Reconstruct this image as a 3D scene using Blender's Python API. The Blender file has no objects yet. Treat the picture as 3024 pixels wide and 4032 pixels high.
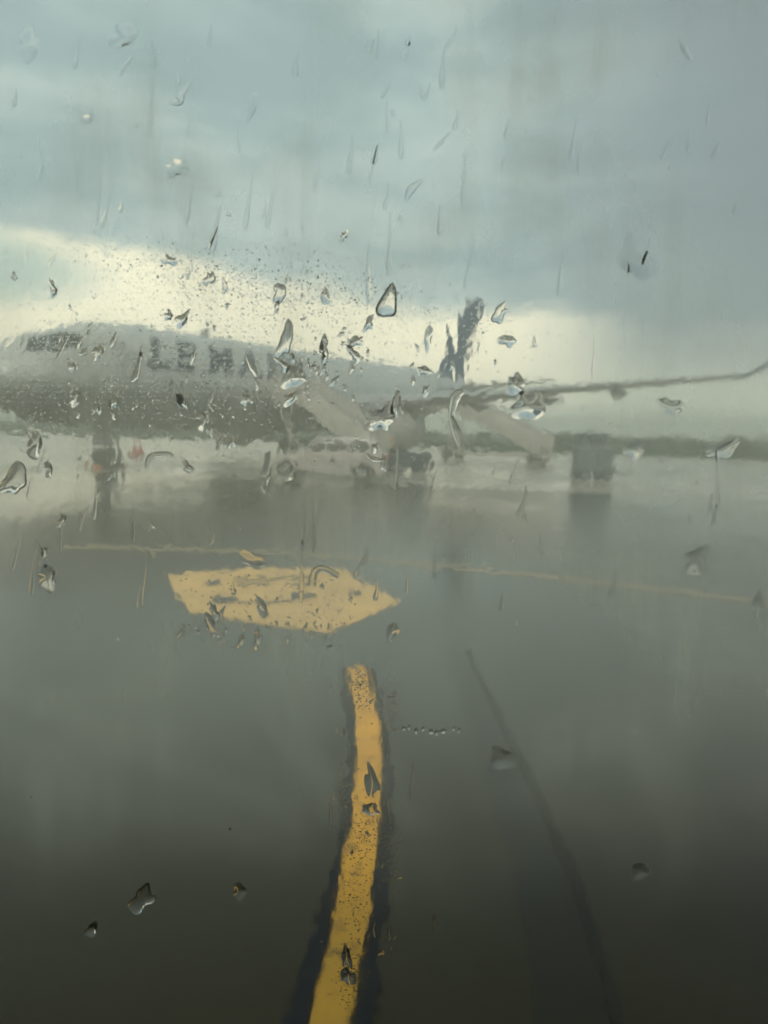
import bpy, bmesh, math, random
import numpy as np
from mathutils import Vector, Matrix
R = math.radians
random.seed(7)
scn = bpy.context.scene
COL = scn.collection

# ---------------------------------------------------------------- camera
EYE = Vector((0.0, 0.0, 1.80))
FPX = 2911.0                      # focal length in photo pixels (3024 x 4032)
PITCH, ROLL = 6.58, 1.6
cam_d = bpy.data.cameras.new("camera")
cam = bpy.data.objects.new("camera", cam_d)
COL.objects.link(cam)
cam.location = EYE
CM = Matrix.Rotation(R(90 - PITCH), 3, 'X') @ Matrix.Rotation(R(ROLL), 3, 'Z')
cam.rotation_euler = CM.to_euler()
cam_d.sensor_fit = 'VERTICAL'
cam_d.sensor_height = 36.0
cam_d.lens = 36.0 * FPX / 4032.0
cam_d.clip_start = 0.01
cam_d.clip_end = 5000
cam_d.dof.use_dof = True
cam_d.dof.focus_distance = 0.35
cam_d.dof.aperture_fstop = 16.0
scn.camera = cam

# ---------------------------------------------------------------- sky, sun, exposure
SUN_EL, SUN_AZ = 48.0, 188.0       # azimuth measured from +Y towards +X
world = bpy.data.worlds.new("World")
scn.world = world
world.use_nodes = True
nt = world.node_tree
nt.nodes.clear()
def N(tree, kind, **kw):
    n = tree.nodes.new(kind)
    for k, v in kw.items():
        if k.startswith('i_'):
            key = k[2:]
            n.inputs[int(key) if key.isdigit() else key.replace('_', ' ')].default_value = v
        else:
            setattr(n, k, v)
    return n
def math_n(tree, op, a, b=None, c=None, clamp=False):
    n = tree.nodes.new('ShaderNodeMath'); n.operation = op; n.use_clamp = clamp
    for i, v in enumerate((a, b, c)):
        if v is None: continue
        if isinstance(v, (int, float)): n.inputs[i].default_value = v
        else: tree.links.new(v, n.inputs[i])
    return n.outputs[0]
def smooth(tree, v, a, b, lo=0.0, hi=1.0):
    n = tree.nodes.new('ShaderNodeMapRange'); n.interpolation_type = 'SMOOTHSTEP'
    n.inputs[1].default_value = a; n.inputs[2].default_value = b
    n.inputs[3].default_value = lo; n.inputs[4].default_value = hi
    tree.links.new(v, n.inputs[0]); return n.outputs[0]
def mixc(tree, f, a, b):
    n = tree.nodes.new('ShaderNodeMix'); n.data_type = 'RGBA'
    for key, v in ((0, f), (6, a), (7, b)):
        if isinstance(v, (int, float)): n.inputs[key].default_value = v
        elif isinstance(v, tuple): n.inputs[key].default_value = (*v, 1)
        else: tree.links.new(v, n.inputs[key])
    return n.outputs[2]
tc = N(nt, 'ShaderNodeTexCoord')
sep = N(nt, 'ShaderNodeSeparateXYZ'); nt.links.new(tc.outputs['Generated'], sep.inputs[0])
el = math_n(nt, 'ARCSINE', sep.outputs[2])
az = math_n(nt, 'ARCTAN2', sep.outputs[0], sep.outputs[1])
mp = N(nt, 'ShaderNodeMapping'); nt.links.new(tc.outputs['Generated'], mp.inputs[0])
mp.inputs['Scale'].default_value = (1.0, 1.0, 3.2)
n1 = N(nt, 'ShaderNodeTexNoise', i_Scale=3.4, i_Detail=7.0, i_Roughness=0.58, i_Distortion=.35); nt.links.new(mp.outputs[0], n1.inputs['Vector'])
n2 = N(nt, 'ShaderNodeTexNoise', i_Scale=7.5, i_Detail=4.0, i_Roughness=0.5); nt.links.new(mp.outputs[0], n2.inputs['Vector'])
grey = mixc(nt, smooth(nt, n1.outputs[0], .36, .66), (.305, .435, .465), (.49, .62, .62))
grey = mixc(nt, smooth(nt, az, -0.05, 0.50, 0.0, .95), grey, (.19, .255, .295))
grey = mixc(nt, smooth(nt, el, .40, .95, 0.0, .7), grey, (.16, .195, .20))
# bright break under the cloud base, sloping down to the right
edge = math_n(nt, 'MULTIPLY_ADD', az, -0.10, 0.178)
edge = math_n(nt, 'ADD', edge, math_n(nt, 'MULTIPLY_ADD', n2.outputs[0], 0.10, -0.05))
dd = math_n(nt, 'SUBTRACT', edge, el)
gap = smooth(nt, dd, -0.012, 0.032)
gap = math_n(nt, 'MULTIPLY', gap, smooth(nt, az, 0.10, 0.36, 1.0, 0.10))
low = smooth(nt, el, 0.0, 0.10, 0.0, 1.0)
hz_ = math_n(nt, 'MULTIPLY', smooth(nt, el, .115, .02), .75)
grey = mixc(nt, hz_, grey, (.78, .84, .66))
cream = mixc(nt, low, (1.02, 1.02, .80), (1.14, 1.09, .83))
skyc = mixc(nt, gap, grey, cream)
# teal patch in the left of the break
px_ = math_n(nt, 'POWER', math_n(nt, 'MULTIPLY', math_n(nt, 'ADD', az, .53), 6.0), 2.0)
pe_ = math_n(nt, 'POWER', math_n(nt, 'MULTIPLY', math_n(nt, 'ADD', el, -.170), 22.0), 2.0)
pt = smooth(nt, math_n(nt, 'ADD', px_, pe_), 1.5, 0.1, 0.0, .8)
skyc = mixc(nt, pt, skyc, (.37, .58, .58))
sky = N(nt, 'ShaderNodeTexSky', sky_type='NISHITA', sun_disc=False)
sky.sun_elevation = R(SUN_EL); sky.sun_rotation = R(SUN_AZ)
sky.air_density = 1.4; sky.dust_density = 3.0
sc10 = N(nt, 'ShaderNodeVectorMath', operation='SCALE'); sc10.inputs['Scale'].default_value = 12.2
nt.links.new(skyc, sc10.inputs[0])
fin = mixc(nt, .92, sky.outputs[0], sc10.outputs[0])
bg = N(nt, 'ShaderNodeBackground', i_Strength=0.1); nt.links.new(fin, bg.inputs[0])
wo = N(nt, 'ShaderNodeOutputWorld'); nt.links.new(bg.outputs[0], wo.inputs[0])

sun_d = bpy.data.lights.new("sun", 'SUN'); sun_d.energy = 1.5; sun_d.angle = R(18); sun_d.color = (1, .96, .86)
sun = bpy.data.objects.new("sun", sun_d); COL.objects.link(sun)
sd = Vector((math.sin(R(SUN_AZ)) * math.cos(R(SUN_EL)), math.cos(R(SUN_AZ)) * math.cos(R(SUN_EL)), math.sin(R(SUN_EL))))
sun.rotation_euler = sd.to_track_quat('Z', 'Y').to_euler(); sun.location = sd * 50
scn.view_settings.view_transform = 'Standard'
scn.view_settings.look = 'None'
scn.view_settings.exposure = 0.42
scn.view_settings.gamma = 1.0
scn.view_settings.use_curve_mapping = False
scn.render.engine = 'CYCLES'
cy = scn.cycles
cy.use_denoising = True
cy.max_bounces = 14; cy.transmission_bounces = 12; cy.glossy_bounces = 4; cy.diffuse_bounces = 2
cy.volume_bounces = 2; cy.transparent_max_bounces = 8
cy.caustics_reflective = False; cy.caustics_refractive = True
cy.sample_clamp_indirect = 6.0

# ---------------------------------------------------------------- helpers
def tag(o, label=None, cat=None, group=None, kind=None):
    if label: o['label'] = label
    if cat: o['category'] = cat
    if group: o['group'] = group
    if kind: o['kind'] = kind
    return o
def empty(name, loc=(0, 0, 0), rz=0.0):
    o = bpy.data.objects.new(name, None); COL.objects.link(o)
    o.location = loc; o.rotation_euler = (0, 0, rz); o.empty_display_size = .1
    return o
def link(name, me, parent=None):
    o = bpy.data.objects.new(name, me); COL.objects.link(o)
    if parent: o.parent = parent
    return o
def copy_tree(o, parent=None):
    c = o.copy(); COL.objects.link(c); c.parent = parent
    for ch in o.children: copy_tree(ch, c)
    return c
class MB:
    """collects shapes into one mesh"""
    def __init__(s): s.v = []; s.f = []
    def add(s, vs, fs):
        b = len(s.v); s.v += [tuple(p) for p in vs]; s.f += [tuple(i + b for i in f) for f in fs]; return s
    def box(s, c, d, bev=0.0, rz=0.0, ry=0.0):
        m = bmesh.new(); bmesh.ops.create_cube(m, size=1)
        bmesh.ops.scale(m, vec=d, verts=m.verts)
        if bev: bmesh.ops.bevel(m, geom=m.edges[:], offset=bev, segments=2, affect='EDGES', profile=.6)
        M = Matrix.Translation(c) @ Matrix.Rotation(rz, 4, 'Z') @ Matrix.Rotation(ry, 4, 'Y')
        m.transform(M); m.verts.index_update()
        s.add([v.co[:] for v in m.verts], [[v.index for v in f.verts] for f in m.faces]); m.free(); return s
    def tube(s, pts, r, n=10, caps=True):
        pts = [Vector(p) for p in pts]; rs = r if isinstance(r, (list, tuple)) else [r] * len(pts)
        vs = []; fs = []
        for i, p in enumerate(pts):
            d = (pts[min(i + 1, len(pts) - 1)] - pts[max(i - 1, 0)]).normalized()
            a = d.orthogonal().normalized() if i == 0 else (a - d * a.dot(d)).normalized()
            b = d.cross(a)
            for k in range(n):
                t = 2 * math.pi * k / n
                vs.append(p + (a * math.cos(t) + b * math.sin(t)) * rs[i])
        for i in range(len(pts) - 1):
            for k in range(n):
                k2 = (k + 1) % n
                fs.append((i * n + k, i * n + k2, (i + 1) * n + k2, (i + 1) * n + k))
        if caps:
            fs.append(tuple(range(n))[::-1]); fs.append(tuple((len(pts) - 1) * n + k for k in range(n)))
        return s.add(vs, fs)
    def prism(s, poly, w, axis='y', off=0.0):
        """poly in (x,z), extruded along y by w, centred on off"""
        n = len(poly)
        vs = [(x, off - w / 2, z) for x, z in poly] + [(x, off + w / 2, z) for x, z in poly]
        fs = [tuple(range(n)), tuple(range(n, 2 * n))[::-1]] + [(i, i + n, (i + 1) % n + n, (i + 1) % n) for i in range(n)]
        return s.add(vs, fs)
    def loft(s, rings, caps=True):
        n = len(rings[0]); vs = [p for r in rings for p in r]; fs = []
        for i in range(len(rings) - 1):
            for k in range(n):
                k2 = (k + 1) % n
                fs.append((i * n + k, i * n + k2, (i + 1) * n + k2, (i + 1) * n + k))
        if caps: fs += [tuple(range(n))[::-1], tuple((len(rings) - 1) * n + k for k in range(n))]
        return s.add(vs, fs)
    def build(s, name, mat, parent=None, smooth=False, bevel=0.0, angle=40):
        me = bpy.data.meshes.new(name); me.from_pydata(s.v, [], s.f)
        m = bmesh.new(); m.from_mesh(me)
        bmesh.ops.recalc_face_normals(m, faces=m.faces)
        if bevel:
            es = [e for e in m.edges if len(e.link_faces) == 2 and e.calc_face_angle(0) > R(25)]
            bmesh.ops.bevel(m, geom=es, offset=bevel, segments=2, affect='EDGES', profile=.6, clamp_overlap=True)
        m.to_mesh(me); m.free()
        me.materials.append(mat)
        if smooth or bevel:
            me.polygons.foreach_set('use_smooth', [True] * len(me.polygons))
            me.set_sharp_from_angle(angle=R(angle))
        return link(name, me, parent)

def material(name, col, rough=.5, metal=0.0, spec=.5, coat=0.0, var=.12, vscale=4.0, bump=0.0, bscale=40, emit=None, es=0.0):
    m = bpy.data.materials.new(name); m.use_nodes = True; t = m.node_tree
    p = t.nodes['Principled BSDF']
    tcn = N(t, 'ShaderNodeTexCoord')
    no = N(t, 'ShaderNodeTexNoise', i_Scale=vscale, i_Detail=5.0, i_Roughness=.6); t.links.new(tcn.outputs['Object'], no.inputs['Vector'])
    c = mixc(t, smooth(t, no.outputs[0], .3, .7), tuple(x * (1 - var) for x in col), tuple(min(1, x * (1 + var)) for x in col))
    t.links.new(c, p.inputs['Base Color'])
    p.inputs['Roughness'].default_value = rough; p.inputs['Metallic'].default_value = metal
    p.inputs['Specular IOR Level'].default_value = spec; p.inputs['Coat Weight'].default_value = coat
    if bump:
        nb = N(t, 'ShaderNodeTexNoise', i_Scale=bscale, i_Detail=4.0); t.links.new(tcn.outputs['Object'], nb.inputs['Vector'])
        b = N(t, 'ShaderNodeBump', i_Strength=1.0, i_Distance=bump); t.links.new(nb.outputs[0], b.inputs['Height'])
        t.links.new(b.outputs[0], p.inputs['Normal'])
    if emit: p.inputs['Emission Color'].default_value = (*emit, 1); p.inputs['Emission Strength'].default_value = es
    return m
M = dict(
    rubber=material('rubber', (.025, .026, .028), .8, var=.2),
    steel=material('steel', (.35, .36, .37), .35, .8),
    darksteel=material('dark_steel', (.08, .085, .09), .5, .5),
    navy=material('navy_paint', (.025, .075, .17), .4, coat=.1),
    stair=material('stair_paint', (.48, .46, .41), .45, var=.15, vscale=2),
    stairdark=material('stair_tread', (.18, .18, .17), .7),
    car=material('car_paint', (.46, .43, .40), .3, coat=.6, var=.05),
    glassdark=material('dark_glazing', (.02, .026, .03), .08, spec=.7, var=.05),
    red=material('red_plastic', (.45, .05, .04), .45),
    white=material('white_plastic', (.7, .7, .66), .4),
    orange=material('orange_lens', (.75, .28, .06), .3),
    tug=material('tug_paint', (.05, .065, .075), .4, coat=.2),
    cart=material('cart_paint', (.12, .15, .16), .45, coat=.2),
    cartpale=material('cart_trim', (.30, .33, .32), .4),
    nacelle=material('nacelle_paint', (.52, .50, .46), .3, coat=.3, var=.06),
    lip=material('inlet_lip', (.6, .6, .58), .25, .9),
    fan=material('fan_blade', (.10, .11, .12), .35, .7),
    wing=material('wing_paint', (.36, .38, .38), .35, coat=.2, var=.1, vscale=.6),
    interior=material('cabin_lining', (.035, .035, .035), .8),
    gasket=material('window_gasket', (.02, .02, .02), .7),
    bark=material('bark', (.08, .06, .045), .9, bump=.01),
)

def ray(px, py):
    return (CM @ Vector(((px - 1512) / FPX, -(py - 2016) / FPX, -1.0))).normalized()
def ground(px, py, z=0.0):
    d = ray(px, py); t = (z - EYE.z) / d.z; return EYE + d * t
PANE_Y = 0.25
def on_pane(px, py):
    d = ray(px, py); t = PANE_Y / d.y; p = EYE + d * t; return p.x, p.z

# ---------------------------------------------------------------- ground
def wet_ground():
    m = bpy.data.materials.new('wet_asphalt'); m.use_nodes = True; t = m.node_tree; p = t.nodes['Principled BSDF']
    tcn = N(t, 'ShaderNodeTexCoord'); O = tcn.outputs['Object']
    big = N(t, 'ShaderNodeTexNoise', i_Scale=.16, i_Detail=5.0, i_Roughness=.55); t.links.new(O, big.inputs['Vector'])
    mid = N(t, 'ShaderNodeTexNoise', i_Scale=1.4, i_Detail=6.0, i_Roughness=.6); t.links.new(O, mid.inputs['Vector'])
    fine = N(t, 'ShaderNodeTexNoise', i_Scale=140., i_Detail=3.0); t.links.new(O, fine.inputs['Vector'])
    rip = N(t, 'ShaderNodeTexNoise', i_Scale=9., i_Detail=3.0); t.links.new(O, rip.inputs['Vector'])
    puddle = smooth(t, big.outputs[0], .46, .60)
    c = mixc(t, smooth(t, mid.outputs[0], .3, .72), (.018, .0125, .004), (.028, .020, .0075))
    c = mixc(t, smooth(t, fine.outputs[0], .42, .62, 0., .5), c, (.024, .021, .014))
    c = mixc(t, math_n(t, 'MULTIPLY', puddle, .45), c, (.014, .014, .012))
    t.links.new(c, p.inputs['Base Color'])
    r = smooth(t, puddle, 0, 1, .20, .08)
    r = math_n(t, 'ADD', r, math_n(t, 'MULTIPLY_ADD', mid.outputs[0], .16, -.08))
    t.links.new(r, p.inputs['Roughness']); p.inputs['IOR'].default_value = 1.40; p.inputs['Specular Tint'].default_value = (1.0, .80, .40, 1)
    h = math_n(t, 'ADD', math_n(t, 'MULTIPLY', fine.outputs[0], .0008), math_n(t, 'MULTIPLY', rip.outputs[0], .0012))
    b = N(t, 'ShaderNodeBump', i_Strength=.6, i_Distance=1.0); t.links.new(h, b.inputs['Height']); t.links.new(b.outputs[0], p.inputs['Normal'])
    return m
def concrete():
    m = bpy.data.materials.new('wet_concrete'); m.use_nodes = True; t = m.node_tree; p = t.nodes['Principled BSDF']
    tcn = N(t, 'ShaderNodeTexCoord'); O = tcn.outputs['Object']
    mid = N(t, 'ShaderNodeTexNoise', i_Scale=.5, i_Detail=6.0, i_Roughness=.6); t.links.new(O, mid.inputs['Vector'])
    c = mixc(t, smooth(t, mid.outputs[0], .3, .7), (.30, .285, .235), (.42, .40, .33)); t.links.new(c, p.inputs['Base Color'])
    r = smooth(t, mid.outputs[0], .35, .65, .32, .14); t.links.new(r, p.inputs['Roughness'])
    return m
def grass_m(name, a, b_):
    m = bpy.data.materials.new(name); m.use_nodes = True; t = m.node_tree; p = t.nodes['Principled BSDF']
    tcn = N(t, 'ShaderNodeTexCoord')
    no = N(t, 'ShaderNodeTexNoise', i_Scale=.35, i_Detail=8.0, i_Roughness=.7); t.links.new(tcn.outputs['Object'], no.inputs['Vector'])
    t.links.new(mixc(t, smooth(t, no.outputs[0], .3, .7), a, b_), p.inputs['Base Color']); p.inputs['Roughness'].default_value = .9
    p.inputs['Specular IOR Level'].default_value = .15
    return m
def sheet(name, pts, z, mat, parent=None):
    mb = MB(); mb.add([(x, y, z) for x, y in pts], [tuple(range(len(pts)))])
    o = mb.build(name, mat, parent)
    if o.data.polygons[0].normal.z < 0: o.data.flip_normals()
    return o
disc = [(600 * math.cos(2 * math.pi * k / 64), 600 * math.sin(2 * math.pi * k / 64)) for k in range(64)]
tag(sheet('ground', disc, 0, wet_ground()), kind='structure')
# paler concrete apron under the parked jet, asphalt lane in front of it
A0 = ground(-200, 1835); A1 = ground(3300, 1985)
dirA = Vector((A1.x - A0.x, A1.y - A0.y)).normalized()
a0 = (A0.x - dirA.x * 60, A0.y - dirA.y * 60); a1 = (A1.x + dirA.x * 60, A1.y + dirA.y * 60)
nA = Vector((-dirA.y, dirA.x))
G0 = ground(0, 1702); G1 = ground(3024, 1812)
dirG = Vector((G1.x - G0.x, G1.y - G0.y)).normalized(); nG = Vector((-dirG.y, dirG.x))
g0 = (G0.x - dirG.x * 200, G0.y - dirG.y * 200); g1 = (G1.x + dirG.x * 200, G1.y + dirG.y * 200)
tag(sheet('apron', [a0, a1, (a1[0] + 60, a1[1] + 30), g1, g0], 0.004, concrete()), kind='structure')
GRASS = grass_m('grass', (.018, .042, .014), (.04, .072, .026))
tag(sheet('grass_field', [g0, g1, (g1[0] + nG.x * 330, g1[1] + nG.y * 330), (g0[0] + nG.x * 330, g0[1] + nG.y * 330)], 0.008, GRASS), kind='structure')
# tufts along the near edge of the field
mb = MB(); rs = random.Random(3)
for i in range(5200):
    s = rs.uniform(110, 330); w = rs.random() ** 2 * 22
    bx = g0[0] + dirG.x * s + nG.x * (w - .3); by = g0[1] + dirG.y * s + nG.y * (w - .3)
    a = rs.uniform(0, 6.3); h = rs.uniform(.12, .34); q = .09
    for da in (0, 1.6):
        ca, sa = math.cos(a + da) * q, math.sin(a + da) * q
        mb.add([(bx - ca, by - sa, 0), (bx + ca, by + sa, 0), (bx + ca * 1.6, by + sa * .6, h), (bx - ca * .3, by + sa * 1.3, h * 1.2)], [(0, 1, 2, 3)])
tag(mb.build('grass', GRASS), 'short wet grass fringing the far edge of the apron', 'grass', kind='stuff')

# ---------------------------------------------------------------- painted markings
def paint(name, col, wear=.12, dark=(.03, .03, .028), wscale=22):
    m = bpy.data.materials.new(name); m.use_nodes = True; t = m.node_tree; p = t.nodes['Principled BSDF']
    tcn = N(t, 'ShaderNodeTexCoord'); O = tcn.outputs['Object']
    a = N(t, 'ShaderNodeTexNoise', i_Scale=wscale, i_Detail=7.0, i_Roughness=.7); t.links.new(O, a.inputs['Vector'])
    b = N(t, 'ShaderNodeTexNoise', i_Scale=2.2, i_Detail=4.0); t.links.new(O, b.inputs['Vector'])
    c = mixc(t, smooth(t, b.outputs[0], .3, .7), tuple(x * .82 for x in col), col)
    c = mixc(t, smooth(t, a.outputs[0], .66 - wear, .72 - wear * .5), c, dark)
    t.links.new(c, p.inputs['Base Color']); p.inputs['Roughness'].default_value = .4; p.inputs['Specular IOR Level'].default_value = .3
    bm_ = N(t, 'ShaderNodeBump', i_Strength=.5, i_Distance=.002); t.links.new(a.outputs[0], bm_.inputs['Height']); t.links.new(bm_.outputs[0], p.inputs['Normal'])
    return m
YEL = paint('yellow_paint', (.84, .41, .025)); YELF = paint('faded_yellow_paint', (.88, .54, .17), .03)
YELT = paint('thin_yellow_paint', (.42, .31, .15), .14)
BLK = paint('black_paint', (.010, .010, .013), .17, dark=(.022, .018, .009), wscale=7)
BLK.node_tree.nodes['Principled BSDF'].inputs['Specular IOR Level'].default_value = .2; BLK.node_tree.nodes['Principled BSDF'].inputs['Roughness'].default_value = .5
def band(name, L, Rr, z, mat, parent=None, jag=0.0, label=None, seed=1):
    """strip between two lists of photo points on the ground, densified with ragged edges"""
    rr = random.Random(seed); Lp = []; Rp = []
    def cr(P, t):
        i = min(int(t), len(P) - 2); f = t - i
        p0, p1, p2, p3 = P[max(i - 1, 0)], P[i], P[i + 1], P[min(i + 2, len(P) - 1)]
        return .5 * ((2 * p1) + (p2 - p0) * f + (2 * p0 - 5 * p1 + 4 * p2 - p3) * f * f + (3 * p1 - p0 - 3 * p2 + p3) * f ** 3)
    GL = [ground(*p) for p in L]; GR = [ground(*p) for p in Rr]
    k = 24; nn = (len(L) - 1) * k + 2
    def walk():
        a = np.array([rr.gauss(0, 1) for _ in range(nn + 16)]); b = np.convolve(a, np.ones(9) / 3, 'same')[8:-8]; return b * .75 + a[8:-8] * .35
    J1, J2 = walk(), walk()
    for i in range((len(L) - 1) * k + 1):
        t = i / k
        l = cr(GL, min(t, len(L) - 1 - 1e-6)); r = cr(GR, min(t, len(L) - 1 - 1e-6)); d = (r - l).normalized()
        Lp.append(l + d * float(J1[i]) * jag * .55); Rp.append(r + d * float(J2[i]) * jag * .55)
    mbb = MB(); n = len(Lp)
    mbb.add([(p.x, p.y, z) for p in Lp] + [(p.x, p.y, z) for p in Rp], [(i, i + n, i + n + 1, i + 1) for i in range(n - 1)])
    o = mbb.build(name, mat, parent)
    if o.data.polygons[0].normal.z < 0: o.data.flip_normals()
    if label: o['label'] = label
    return o
LL = [(1361, 2630), (1397, 2820), (1402, 3000), (1399, 3063), (1382, 3280), (1347, 3442), (1315, 3605), (1296, 3714), (1250, 3876), (1205, 4040), (1080, 4500)]
RR = [(1445, 2630), (1484, 2820), (1502, 3000), (1501, 3063), (1496, 3280), (1475, 3442), (1453, 3605), (1432, 3714), (1404, 3876), (1378, 4040), (1300, 4500)]
OL = [(1328, 2632), (1345, 2820), (1348, 3000), (1342, 3063), (1312, 3280), (1268, 3442), (1226, 3605), (1196, 3714), (1140, 3876), (1085, 4040), (940, 4500)]
OR = [(1476, 2632), (1528, 2820), (1556, 3000), (1558, 3063), (1562, 3280), (1552, 3442), (1540, 3605), (1528, 3714), (1512, 3876), (1498, 4040), (1440, 4500)]
OL = [(l[0] + (o_[0] - l[0]) * .72, l[1]) for l, o_ in zip(LL, OL)]; OR = [(l[0] + (o_[0] - l[0]) * .70, l[1]) for l, o_ in zip(RR, OR)]
tl = empty('taxiway_line', ground(1440, 3000)); tag(tl, 'curved yellow taxi line with black borders running towards the window', 'line')
def reparent_keep(o, p): o.parent = p; o.matrix_parent_inverse = p.matrix_basis.inverted()
for o in (band('black_border', OL, LL, .004, BLK, jag=.022, seed=4), band('black_border', RR, OR, .004, BLK, jag=.022, seed=5),
          band('yellow_stripe', LL, RR, .008, YEL, jag=.005, seed=6)):
    reparent_keep(o, tl)
# arrow-ended panel
ar = empty('arrow_marking', ground(1100, 2370)); tag(ar, 'worn yellow pentagon arrow painted on wet asphalt pointing right', 'marking')
arp = [(652, 2262), (1000, 2238), (1340, 2240), (1572, 2370), (1440, 2430), (1290, 2492), (1000, 2455), (745, 2412)]
o = sheet('arrow_panel', [(ground(*p).x, ground(*p).y) for p in arp], .004, YELF); reparent_keep(o, ar)
marks = [[(805, 2288), (870, 2286), (872, 2306), (806, 2310)], [(925, 2278), (1245, 2270), (1247, 2277), (926, 2286)],
         [(925, 2300), (1060, 2296), (1062, 2303), (927, 2308)], [(1130, 2300), (1240, 2294), (1240, 2301), (1132, 2308)],
         [(1150, 2340), (1238, 2336), (1250, 2352), (1160, 2362), (1148, 2370)], [(1368, 2332), (1420, 2328), (1434, 2344), (1390, 2352)],
         [(825, 2358), (930, 2344), (940, 2364), (900, 2378), (840, 2374)], [(935, 2372), (1150, 2366), (1152, 2372), (936, 2379)]]
for mk in marks:
    o = sheet('dark_stroke', [(ground(*p).x, ground(*p).y) for p in mk], .008, paint('worn_black', (.05, .055, .05), .05) if 'wb' not in globals() else wb)
    wb = o.data.materials[0]; reparent_keep(o, ar)
thin_top = [(250, 2146), (700, 2158), (1000, 2168), (1300, 2186), (1700, 2222), (2100, 2262), (2600, 2318), (3100, 2380), (3500, 2440)]
thin_bot = [(x, y + 11) for x, y in thin_top]
tag(band('lead_line', thin_top, thin_bot, .004, YELT, jag=.006), 'thin faded yellow line crossing the asphalt beyond the arrow panel', 'line')
seam = [(1830, 2560), (1880, 2680), (1960, 2840), (2060, 3050), (2200, 3350), (2300, 3650), (2400, 4000), (2560, 4600)]
seamr = [(x + 20 + (y - 2500) * .02, y) for x, y in seam]
tag(band('tar_seam', seam, seamr, .004, paint('tar', (.011, .010, .009), .16, dark=(.022, .018, .009), wscale=12), jag=.012), 'thin dark tar seam running down the wet asphalt right of the yellow line', 'seam')
ps = [(x - 60 - (y - 2500) * .16, y) for x, y in seam]
tag(band('asphalt_patch', ps, [(x - 4, y) for x, y in seam], .002, material('patch', (.010, .0085, .005), .24, spec=.33, var=.3, vscale=60, bump=.0012, bscale=150), jag=.02), 'rougher strip of relaid asphalt left of the tar seam', 'patch')

bpy.data.materials['patch'].node_tree.nodes['Principled BSDF'].inputs['Specular Tint'].default_value = (1.0, .80, .40, 1)
bpy.data.materials['tar'].node_tree.nodes['Principled BSDF'].inputs['Specular Tint'].default_value = (1.0, .80, .40, 1)
# ---------------------------------------------------------------- airliner (local x aft, y starboard, z up)
jet = empty('airliner', (-13.0, 23.0, 0), math.atan2(.835, .55))
tag(jet, 'parked white passenger jet with dark navy tail fin facing left', 'airplane')
KS = [(0, 2.85, .02), (.12, 2.86, .30), (.45, 2.88, .62), (1.0, 2.94, .98), (1.8, 3.06, 1.34), (2.8, 3.18, 1.62), (4.0, 3.28, 1.83), (5.5, 3.34, 1.94), (7, 3.35, 1.97),
      (12, 3.35, 1.97), (18, 3.35, 1.97), (21.5, 3.36, 1.96), (24, 3.48, 1.83), (27, 3.80, 1.48), (30, 4.18, 1.02), (32.3, 4.50, .60), (33.6, 4.68, .22), (33.8, 4.7, .05)]
def fus(s):
    for (a, za, ra), (b, zb, rb) in zip(KS, KS[1:]):
        if s <= b:
            f = (s - a) / (b - a); return za + (zb - za) * f, ra + (rb - ra) * f
    return KS[-1][1:]
def fpt(s, th, off=0.0):           # th = 0 at port horizontal, +90 deg at crown
    z, r = fus(s); return (s, -(r + off) * math.cos(th), z + (r + off) * math.sin(th))
def fus_mat():
    m = bpy.data.materials.new('fuselage_paint'); m.use_nodes = True; t = m.node_tree; p = t.nodes['Principled BSDF']
    tcn = N(t, 'ShaderNodeTexCoord'); sp = N(t, 'ShaderNodeSeparateXYZ'); t.links.new(tcn.outputs['Object'], sp.inputs[0])
    no = N(t, 'ShaderNodeTexNoise', i_Scale=.9, i_Detail=5.0); t.links.new(tcn.outputs['Object'], no.inputs['Vector'])
    c = mixc(t, smooth(t, sp.outputs[2], 2.55, 3.25), (.23, .25, .23), (.60, .64, .61))  # underside shade painted into the colour: darker towards the belly
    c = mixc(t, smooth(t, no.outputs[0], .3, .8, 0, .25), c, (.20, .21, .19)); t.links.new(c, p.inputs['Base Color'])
    p.inputs['Roughness'].default_value = .35; p.inputs['Coat Weight'].default_value = .2
    return m
rings = []
for s in sorted(set([k[0] for k in KS] + [x * .75 for x in range(1, 45)])):
    z, r = fus(s); rings.append([(s, r * math.cos(2 * math.pi * k / 40), z + r * math.sin(2 * math.pi * k / 40)) for k in range(40)])
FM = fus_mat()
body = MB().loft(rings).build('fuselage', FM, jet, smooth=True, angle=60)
def patch(name, s0, s1, t0, t1, mat, parent, n=3, off=.012, skew=0.0):
    mbb = MB(); vs = []
    for i in range(n + 1):
        for j in range(n + 1):
            ss = s0 + (s1 - s0) * i / n + skew * j / n; vs.append(fpt(ss, R(t0 + (t1 - t0) * j / n), off))
    k = n + 1; mbb.add(vs, [(i * k + j, (i + 1) * k + j, (i + 1) * k + j + 1, i * k + j + 1) for i in range(n) for j in range(n)])
    # rim skirt gives the panel thickness
    b = len(vs); rim = [i * k for i in range(k)] + [n * k + j for j in range(1, k)] + [i * k + n for i in range(n - 1, -1, -1)] + [j for j in range(n - 1, 0, -1)]
    inn = []
    for q in rim:
        i, j = divmod(q, k); ss = s0 + (s1 - s0) * i / n + skew * j / n; inn.append(fpt(ss, R(t0 + (t1 - t0) * j / n), -.02))
    mbb.v += inn; L_ = len(rim)
    mbb.f += [(rim[q], rim[(q + 1) % L_], b + (q + 1) % L_, b + q) for q in range(L_)]
    return mbb.build(name, mat, parent, smooth=True, angle=30)
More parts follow.
